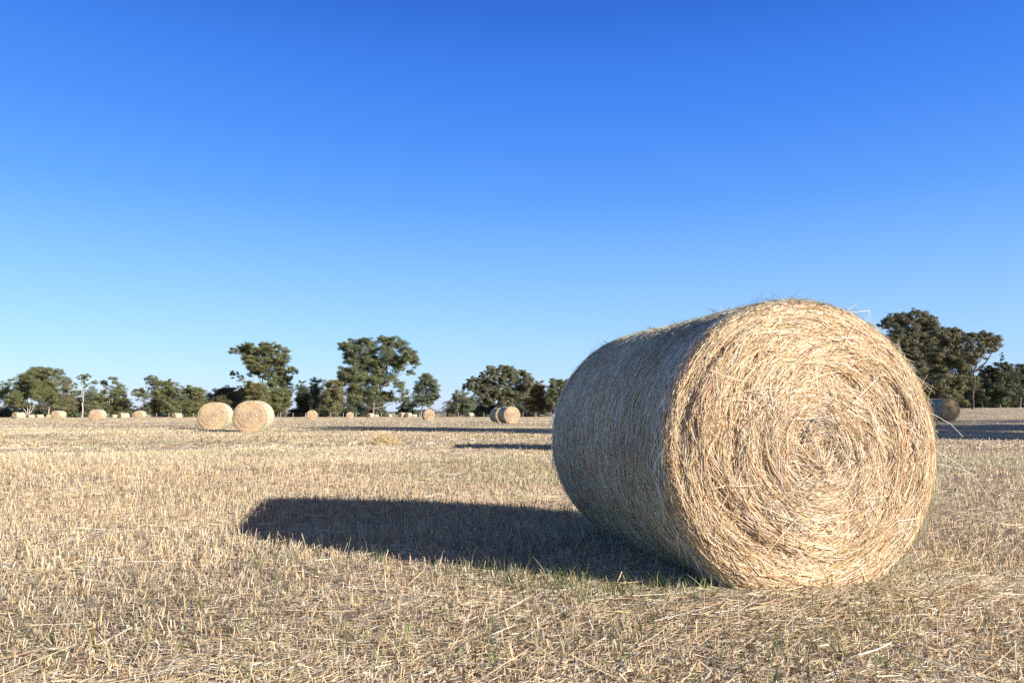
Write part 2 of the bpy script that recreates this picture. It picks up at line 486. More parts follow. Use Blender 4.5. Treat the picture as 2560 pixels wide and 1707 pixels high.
def build_bale():
    root = link("hay_bale", None)
    link("end_face", ME_FRONT, root, M_STRAW); link("end_face", ME_BACK, root, M_STRAW)
    side = link("wrapped_side", ME_SIDE, root, M_STRAW)
    link("net_wrap", ME_NET, side, M_NET)
    tag(link("loose_straw", ME_LOOSE, root, M_STRAW), kind="stuff")
    return root
def dup(root):
    c = root.copy(); COL.objects.link(c)
    for ch in root.children:
        d = ch.copy(); COL.objects.link(d); d.parent = c
        for g in ch.children:
            e = g.copy(); COL.objects.link(e); e.parent = d
    return c

YAW = math.radians(-12.7)
def place(o, x, y, yaw, scale=1.0, dz=0.0):
    o.location = (x, y, float(gz(x, y)) + dz); o.rotation_euler = (0, 0, -yaw); o.scale = (scale,) * 3
ax = np.array([math.sin(YAW), math.cos(YAW)])
fc = np.array([1.283, 3.31])
bale = build_bale()
bc = fc + ax * BL / 2
place(bale, bc[0], bc[1], YAW)
bale.location.z = -0.02
tag(bale, "huge round hay bale in the foreground, sunlit straw end forward, left side in shade", "hay bale")
BG = "round hay bales lying across the field"
bale["group"] = BG

# (centre px, top px, diameter px, turn of the axis against the line of sight in degrees, label)
bales = [
 (636, 998.0, 79.5, 12, "right and larger one of the close pair of round hay bales left of centre"),
 (541, 1008.0, 69.0, 11, "left, slightly smaller one of the close pair of round hay bales left of centre"),
 (1272, 1016.4, 42.5, -17, "round bale with shaded left side overlapping another bale, under the wide dome-shaped tree"),
 (1249, 1016.4, 37.0, -18, "round bale mostly hidden behind a nearer bale, under the wide dark spreading tree"),
 (1071, 1021.6, 29.0, -6, "lone round bale seen end on below the slender gum right of the tallest tree"),
 (245, 1021.0, 28.4, 22, "rounded hay bale with pale right side, in front of the tall bare white trunk"),
 (147, 1026.0, 22.5, 31, "hay bale with a smaller one peeping out at its left, below the leaning pale trunk"),
 (122, 1036.0, 11.0, 5, "small orange bale end peeping out left of a larger pale sided bale"),
 (47, 1030.0, 18.5, 50, "long pale hay bale at far left, just left of the white forked trunk"),
 (77, 1036.8, 11.0, 65, "small pale bale directly right of the white forked trunk"),
 (99, 1035.6, 12.5, 58, "small stubby bale with narrow brown end, between the forked trunk and the leaning trunk"),
 (193, 1041.0, 7.5, 75, "tiny cream bale top left of the bare white trunk, almost sunk behind the rise"),
 (270, 1040.0, 7.0, 70, "tiny pale bale just right of the rounded bale by the bare white trunk"),
 (287, 1036.6, 11.5, 62, "small bale with brown end, touching the left of a longer side-on bale"),
 (309, 1031.3, 17.0, 57, "side-on bale with narrow brown end, touching a smaller brown-ended bale on its left"),
 (350, 1026.3, 21.7, 22, "hay bale facing forward, with a lower pale bale tucked behind its right side"),
 (372, 1037.0, 10.5, 45, "low pale bale tucked behind the right of a larger round-ended bale"),
 (410, 1037.3, 9.0, 60, "small bale with narrow brown end, left of two more bales under the forked gum"),
 (423, 1039.0, 8.0, 72, "tiny plain bale squeezed between two bales below the forked gum"),
 (442, 1031.8, 15.5, 45, "pale bale with round brown end, left of the close pair of large bales"),
 (780, 1025.0, 24.2, 4, "round bale seen end on, alone below the dark cypress-like tree"),
 (875, 1029.2, 18.0, 2, "smaller end-on bale standing alone left of the tallest tree's trunk"),
 (926, 1032.0, 12.8, 40, "bale at the foot of the tallest tree's trunk"),
 (940, 1036.0, 9.2, 52, "tiny pale bale touching the right of the bale at the tallest tree's foot"),
 (973, 1035.0, 9.4, 38, "tiny bale alone in the gap right of the tallest tree"),
 (1005, 1030.7, 13.0, 38, "brown-ended bale, left one of three together below the small bushy tree"),
 (1021, 1031.0, 13.0, 33, "middle one of three bales together below the small bushy tree"),
 (1035, 1035.0, 9.5, 55, "low pale bale, right one of three together below the small bushy tree"),
 (1176, 1031.3, 11.3, 46, "small bale with brown end, alone below the wide spreading tree's left edge"),
 (1384, 1034.6, 9.0, 50, "tiny white-topped bale peeping out beside the huge bale's shaded left side"),
 (2348, 996.0, 55, -40, "brownish bale in tree shade, half hidden behind the huge bale's right edge"),
]
for k, (px, ty, dp, turn, lab) in enumerate(bales):
    d = 2 * R * FPX / dp
    p = ray(px, ty, d)
    o = dup(bale)
    phi = math.atan2(p[0], p[1])
    place(o, p[0], p[1], phi + math.radians(turn))
    g = float(gz(p[0], p[1])); want = p[2] - 2 * R + .01
    o.location.z = g if k < 6 else max(min(want, g + .05), g - .45)
    if k < 6: o.location.z -= .01
    tag(o, lab, "hay bale", BG)
# a bale behind the huge one: only its shadow shows
o = dup(bale); place(o, 1.80, 15.85, math.radians(-6))
tag(o, "round hay bale hidden behind the huge bale, casting the second dark shadow strip", "hay bale", BG)

# ------------------------------------------------------------------ stubble, litter, grass
CREAM = (0.64, 0.55, 0.385); SAND = (0.60, 0.465, 0.295); STRW = (0.62, 0.465, 0.265); WHITE = (0.72, 0.65, 0.52)
UMBER = (0.20, 0.125, 0.07); RED = (0.30, 0.155, 0.075); DRAB = (0.31, 0.265, 0.175); SAGE = (0.33, 0.33, 0.17)
AZ = 0.80
def wedge(n, r0, r1, az=AZ):
    r = np.sqrt(rng.random(n) * (r1 * r1 - r0 * r0) + r0 * r0)
    a = rng.uniform(-az, az, n)
    return r * np.sin(a), r * np.cos(a), r
def clear_of_bale(x, y):
    dx = x - bc[0]; dy = y - bc[1]
    s = dx * ax[0] + dy * ax[1]; t = dx * ax[1] - dy * ax[0]
    return ~((np.abs(s) < BL / 2 - .02) & (np.abs(t) < .18))

stub = Bag()
def stubble(n, r0, r1, h0, h1, w, segs, cluster, lean=.22):
    m = max(1, n // cluster)
    x, y, r = wedge(m, r0, r1)
    dens = vnoise(x / .9 + 13, y / .9 + 31) * .6 + vnoise(x / 4 + 5, y / 4 + 77) * .6
    k = dens > .12 + rng.random(m) * .85
    x = x[k]; y = y[k]
    x = np.repeat(x, cluster); y = np.repeat(y, cluster)
    sp = .012 + .6 * w
    x = x + rng.normal(0, sp, len(x)); y = y + rng.normal(0, sp, len(x))
    ok = clear_of_bale(x, y); x = x[ok]; y = y[ok]; n = len(x)
    P = np.stack([x, y, gz(x, y) - .004], -1)
    D = unit(np.stack([rng.normal(0, lean, n), rng.normal(0, lean, n), np.ones(n)], -1))
    hh = rng.uniform(h0, h1, n) * (0.65 + .7 * vnoise(x / 2.3 + 60, y / 2.3 + 2))
    c = palette(n, [CREAM, SAND, STRW, WHITE, DRAB, RED, UMBER, SAGE], [38, 22, 16, 14, 5, 2, 2, 3], .15)
    brown = np.maximum(sstep(.5, .75, vnoise(x / 7 + 90, y / 3.2 + 14)) * .5, sstep(.55, .8, vnoise(x / 40 + 9, y / 2.4 + 3)) * .35)
    green = sstep(.52, .78, vnoise(x / 5 + 33, y / 3 + 55)) * .5
    c = c * (1 - brown[:, None] * np.array([.25, .36, .46])) * (1 - green[:, None] * np.array([.45, .3, .5]))
    up = np.stack([rng.normal(0, 1, n), -np.ones(n) + rng.normal(0, .6, n), np.zeros(n)], -1)
    W = w * rng.uniform(.45, 1.45, n)
    hh = hh * np.where(rng.random(n) < .07, 1.45, rng.uniform(.5, 1.05, n))
    stub.add(*ribbons(P, D, hh, W, c, up, segs, rng.normal(0, .10, (n, 3)) * hh[:, None], r1 < 7, .7))
stubble(62000, 1.5, 4.5, .025, .075, .0036, 2, 6, .32)
stubble(175000, 4.5, 9, .032, .082, .0043, 1, 6, .2)
stubble(280000, 9, 18, .035, .08, .0060, 1, 5, .18)
stubble(260000, 18, 45, .04, .08, .011, 1, 3, .16)
stubble(240000, 45, 120, .04, .07, .021, 1, 3, .14)
stubble(160000, 120, 235, .04, .075, .045, 1, 2, .1)
tag(link("stubble", stub.mesh("stubble"), None, M_STUB), "short cream cut stubble standing all over the paddock", "stubble", kind="stuff")

lit = Bag()
def litter(n, r0, r1, l0, l1, w0, w1, segs, hmax, roof=False, pts=None):
    if pts is None: x, y, r = wedge(n, r0, r1)
    else: x, y = pts
    ok = clear_of_bale(x, y); x = x[ok]; y = y[ok]; n = len(x)
    # raked into loose windrow streaks
    a = rng.normal(0, 1.0, n) * np.where(rng.random(n) < .45, .25, 1.2) + (vnoise(x / 1.5, y / 1.5 + 8) - .5) * 3
    P = np.stack([x, y, gz(x, y) + .002 + rng.random(n) ** 1.6 * hmax], -1)
    D = unit(np.stack([np.cos(a), np.sin(a), rng.normal(.03, .16, n)], -1))
    L = l0 + (l1 - l0) * rng.random(n) ** 1.8
    P = P - D * (L / 2)[:, None]
    P[:, 2] = np.maximum(P[:, 2], gz(P[:, 0], P[:, 1]) + .001)
    c = palette(n, [STRW, SAND, CREAM, WHITE, UMBER, RED, DRAB], [24, 24, 26, 16, 4, 4, 6], .15)
    c = c * (.84 + .48 * vnoise(x / .7 + 7, y / .7 + 91))[:, None]
    B = rng.normal(0, .12, (n, 3)) * L[:, None]; B[:, 2] = np.abs(B[:, 2]) * .2
    up = np.stack([rng.normal(0, .5, n), rng.normal(0, .5, n), np.ones(n)], -1)
    lit.add(*ribbons(P, D, L, rng.uniform(w0, w1, n), np.clip(c, .02, .85), up, segs, B, roof, .6))
litter(240000, 1.4, 4.2, .015, .08, .0018, .0040, 2, .028)
litter(190000, 4.2, 8, .02, .09, .003, .0050, 1, .026)
litter(110000, 8, 16, .05, .16, .005, .009, 1, .03)
litter(50000, 16, 40, .08, .25, .012, .022, 1, .03)
litter(2200, 1.5, 7, .08, .28, .003, .0062, 4, .05, True)
litter(900, 7, 16, .2, .5, .005, .008, 3, .04)
# straw shed round the foot of the huge bale's near end
n = 20000
t = rng.normal(0, .40, n); s = -BL / 2 - np.abs(rng.normal(0, .17, n)) + .07
litter(n, 0, 0, .03, .18, .002, .0040, 3, .04, True,
       (bc[0] + ax[0] * s + ax[1] * t, bc[1] + ax[1] * s - ax[0] * t))
tag(link("straw_litter", lit.mesh("straw_litter"), None, M_STUB), "loose broken straw lying between the stubble", "straw", kind="stuff")

gr = Bag()
def tufts(x, y, per, h0, h1, w):
    x = np.repeat(x, per) + rng.normal(0, .022, len(x) * per); y = np.repeat(y, per) + rng.normal(0, .022, len(y) * per)
    n = len(x)
    P = np.stack([x, y, gz(x, y)], -1)
    D = unit(np.stack([rng.normal(0, .22, n), rng.normal(0, .22, n), np.ones(n)], -1))
    L = rng.uniform(h0, h1, n)
    c = palette(n, [(.10, .14, .045), (.15, .19, .065), (.24, .26, .11), (.42, .37, .19)], [4, 4, 3, 3], .15)
    up = np.stack([rng.normal(0, 1, n), rng.normal(-1, .6, n), np.zeros(n)], -1)
    B = np.stack([rng.normal(0, .3, n), rng.normal(0, .3, n), -np.abs(rng.normal(0, .15, n))], -1) * L[:, None]
    gr.add(*ribbons(P, D, L, w * rng.uniform(.6, 1.3, n), c, up, 4, B, False, .12))
def spot(px, py):
    d = CAMH * FPX / (py - HZ); return ray(px, py, d)[:2]
seeds = []
for (px, py, n, sx, sy) in [(1420, 1470, 30, 110, 14), (1560, 1490, 34, 120, 14), (1750, 1500, 14, 80, 10), (2100, 1490, 14, 120, 12), (1250, 1455, 10, 120, 10), (1130, 1440, 6, 30, 8), (1900, 1640, 22, 300, 50), (1250, 1570, 18, 200, 50), (500, 1620, 18, 350, 50), (2200, 1520, 12, 150, 30), (1800, 1480, 7, 70, 8),
                            (2030, 1475, 7, 120, 12), (2250, 1440, 9, 120, 20), (1350, 1330, 26, 180, 50), (1000, 1340, 16, 200, 60),
                            (800, 1400, 6, 140, 20), (650, 1410, 4, 60, 12), (1700, 1600, 12, 350, 60), (300, 1450, 12, 250, 80),
                            (1500, 1400, 18, 150, 30), (2300, 1560, 12, 200, 70), (700, 1600, 10, 400, 60)]:
    for _ in range(int(n * 1.3)):
        qx = px + rng.normal(0, sx); qy = py + rng.normal(0, sy)
        if qy > 1130: seeds.append(spot(qx, min(qy, 1800)))
seeds = np.array(seeds)
tufts(seeds[:, 0], seeds[:, 1], 5, .04, .14, .0038)
x, y, r = wedge(420, 3, 22)
k = (vnoise(x / 5 + 33, y / 5 + 55) + rng.random(420) * .5) > .85
tufts(x[k], y[k], 5, .04, .10, .005)
tag(link("green_grass", gr.mesh("green_grass"), None, M_GRASS), "thin green grass shoots coming up through the stubble", "grass", kind="stuff")

# a small heap of dry hay left on the field
hp = spot(955, 1112); hb = Bag(); n = 1500
a = rng.random(n) * 2 * PI; q = np.sqrt(rng.random(n))
P = np.stack([hp[0] + .30 * q * np.cos(a) + .1 * q, hp[1] + .25 * q * np.sin(a), gz(hp[0], hp[1]) + .20 * (1 - q ** 2) * rng.random(n)], -1)
D = unit(np.stack([rng.normal(0, 1, n), rng.normal(0, 1, n), np.abs(rng.normal(.5, .5, n))], -1))
hb.add(*ribbons(P, D, rng.uniform(.08, .22, n), rng.uniform(.006, .011, n), palette(n, [(.62, .48, .24), (.66, .54, .33), (.5, .36, .17)], [3, 3, 1]),
                np.array([[0, -1, .5]]) + rng.normal(0, .4, (n, 3)), 2, rng.normal(0, .03, (n, 3))))
tag(link("hay_heap", hb.mesh("hay_heap"), None, M_STUB), "small loose heap of yellow hay left on the stubble, left of the second dark shadow", "hay heap")

# ------------------------------------------------------------------ trees
OLV = [(0.124, 0.134, 0.052), (0.152, 0.160, 0.066), (0.106, 0.121, 0.050), (0.175, 0.173, 0.076)]
BLU = [(0.115, 0.139, 0.076), (0.138, 0.160, 0.091), (0.097, 0.121, 0.069), (0.166, 0.187, 0.108)]
BRW = [(0.161, 0.142, 0.071), (0.133, 0.117, 0.059), (0.184, 0.162, 0.080), (0.120, 0.121, 0.059)]
DRK = [(0.055, 0.071, 0.034), (0.071, 0.087, 0.040), (0.064, 0.082, 0.040)]
WHT = (.46, .39, .34); PNK = (.42, .33, .27); DBK = (.16, .12, .09); GBK = (.34, .29, .24)
CROPS = {'A': (0, 800, 4.2), 'B': (540, 800, 4.2), 'C': (1080, 860, 6.918), 'D': (2160, 740, 4.1275)}

def crown_leaves(bag, g, c, rad, leaf, dens, cols):
    rx, ry, rz = np.array(rad) * [1.2, 1.2, 1.5]
    dens = dens * 1.7
    area = PI * rx * rz
    ns = max(4, int(9 * dens ** .5 * max(1, (area / 6) ** .5)))
    u = unit(g.normal(0, 1, (ns, 3))) * (g.random((ns, 1)) ** .45)
    sub = c + u * np.array([rx, ry, rz])
    nl = int(dens * 2.4 * area / (leaf * leaf * .42) / ns) + 3
    sr = .42 * min(rx, rz)
    pal = np.array(cols)[g.integers(0, len(cols), ns)] * g.uniform(.75, 1.3, (ns, 1))
    off = g.normal(0, 1, (ns, nl, 3)); off = off / (np.linalg.norm(off, axis=-1, keepdims=True) + 1e-6) * g.random((ns, nl, 1)) ** .5
    P = (sub[:, None] + off * sr * np.array([1.25, 1.25, .72])).reshape(-1, 3)
    n = len(P)
    C = np.repeat(pal, nl, 0) * g.uniform(.75, 1.3, (n, 1))
    nrm = unit(off.reshape(-1, 3) * .8 + np.repeat(u, nl, 0) * .5 + np.array([0, 0, .3]) + g.normal(0, .5, (n, 3)))
    D = unit(np.cross(nrm, g.normal(0, 1, (n, 3))) + np.array([0, 0, -.35]))
    s = leaf * g.uniform(.6, 1.4, n)
    side = unit(np.cross(D, nrm))
    a = P - D * (s / 2)[:, None]; b = P + D * (s / 2)[:, None]
    V = np.stack([a, P + side * (s * .32)[:, None], b, P - side * (s * .32)[:, None]], 1).reshape(-1, 3)
    F = np.arange(n * 4).reshape(-1, 4)
    bag.add(V, F, np.repeat(np.clip(C, .01, .4), 4, 0))

def limb(bag, g, p0, p1, r0, r1, col, sag=.12):
    t = np.linspace(0, 1, 9)[:, None]
    L = np.linalg.norm(p1 - p0)
    mid = (p0 + p1) / 2 + g.normal(0, .07, 3) * L + np.array([0, 0, -sag * L])
    pts = (1 - t) ** 2 * p0 + 2 * t * (1 - t) * mid + t ** 2 * p1
    pts[1:-1] += g.normal(0, .018, (7, 3)) * L
    V, F = tube(pts, r0 + (r1 - r0) * t[:, 0] ** .8, 6)
    bag.add(V, F, np.array(col) * g.uniform(.85, 1.1))

def tree(crop, d, base, clumps, trunks, label, cols=OLV, bark=GBK, dens=1.0, leaf=None, tr=None, cat="tree", name="gum_tree", group="trees along the paddock edge", seed=0, limbs=True):
    g = np.random.default_rng(1000 + seed)
    ox, oy, s = CROPS[crop]
    w = lambda x, y, dd=0.0: ray(ox + x / s, oy + y / s, d + dd)
    b = w(*base); gh = float(gz(b[0], b[1]))
    b0 = np.array([b[0], b[1], gh])
    k = d / FPX / s                                     # metres per crop pixel
    leaf = leaf or max(.13, .00095 * d)
    cb = Bag(); tb = Bag()
    zt = []
    allz = [w(c[0], c[1])[2] for c in clumps]
    H = max(allz) - gh
    tr = tr or .014 * H + .06
    tpts = []
    for path in trunks or [[base, (np.mean([c[0] for c in clumps]), np.median([c[1] for c in clumps]))]]:
        pts = [w(*p) for p in path]
        pts = [np.array([p[0], p[1] + g.normal(0, .3) * (i > 0), p[2]]) for i, p in enumerate(pts)]
        pts[0][2] = max(min(pts[0][2], gh + .3 if path[0] == base else 1e9), gh - .2) if path[0] == base else pts[0][2]
        if path[0] == base: pts[0][2] = gh - .15
        P = []
        for q0, q1 in zip(pts[:-1], pts[1:]):
            for t in np.linspace(0, 1, 5)[:-1]: P.append(q0 * (1 - t) + q1 * t)
        P.append(pts[-1]); P = np.array(P)
        P[1:] += g.normal(0, .02, (len(P) - 1, 3)) * np.linalg.norm(P[-1] - P[0]) * .3
        rad = np.linspace(1, .32, len(P)) * tr / max(1, len(trunks or [1])) ** .45
        rad[0] *= 1.35
        V, F = tube(P, rad, 8); tb.add(V, F, np.array(bark) * g.uniform(.9, 1.1))
        tpts.append((P, rad))
    TP = np.vstack([p for p, _ in tpts]); TR = np.concatenate([r for _, r in tpts])
    wid = max(c[2] for c in clumps) * k
    extra = []
    for a in clumps:
        near = sorted(clumps, key=lambda c: (c[0] - a[0]) ** 2 + (c[1] - a[1]) ** 2)[1:3]
        for c in near:
            dn = min(a[4] if len(a) > 4 else 1, c[4] if len(c) > 4 else 1)
            if dn >= .75 and math.hypot(c[0] - a[0], c[1] - a[1]) < 1.9 * max(a[2], c[2]):
                extra.append(((a[0] + c[0]) / 2 + g.normal(0, 6), (a[1] + c[1]) / 2 + g.normal(0, 6), min(a[2], c[2]) * .8, min(a[3], c[3]) * .8, dn * .8))
    for c in list(clumps) + extra:
        cx, cy, rx, rz = c[:4]; dn = c[4] if len(c) > 4 else 1.0
        spread = max(abs(cx - base[0]) * k * .35, wid * .9)
        dd = g.uniform(-1, 1) * spread
        cc = w(cx, cy, dd)
        rad = np.array([rx * k, .5 * (rx + rz) * k * 1.1, rz * k])
        crown_leaves(cb, g, cc, rad, leaf, dens * dn, cols)
        if limbs and c in clumps:
            below = TP[:, 2] < cc[2] - .15 * rad[2]
            idx = np.where(below)[0]
            if len(idx):
                j = idx[np.argmin(np.linalg.norm(TP[idx] - cc, axis=1) + g.random(len(idx)) * .12 * H)]
                limb(tb, g, TP[j], cc, TR[j] * .42, max(.02, TR[j] * .10), bark)
                for _ in range(3):
                    e = cc + g.normal(0, .45, 3) * rad
                    limb(tb, g, TP[j] * .35 + cc * .65, e, max(.025, TR[j] * .13), .012, bark, .02)
    root = link(name, None); root.location = b0
    tag(root, label, cat, group)
    mt = tb.mesh("trunk", True); mc = cb.mesh("crown")
    for me, nm, m in ((mt, "trunk", M_BARK), (mc, "crown", M_LEAF)):
        n = len(me.vertices); a = np.empty(n * 3, np.float32); me.vertices.foreach_get("co", a)
        a = (a.reshape(-1, 3) - b0).astype(np.float32); me.vertices.foreach_set("co", a.ravel()); me.update()
        link(nm, me, root, m)
    return root

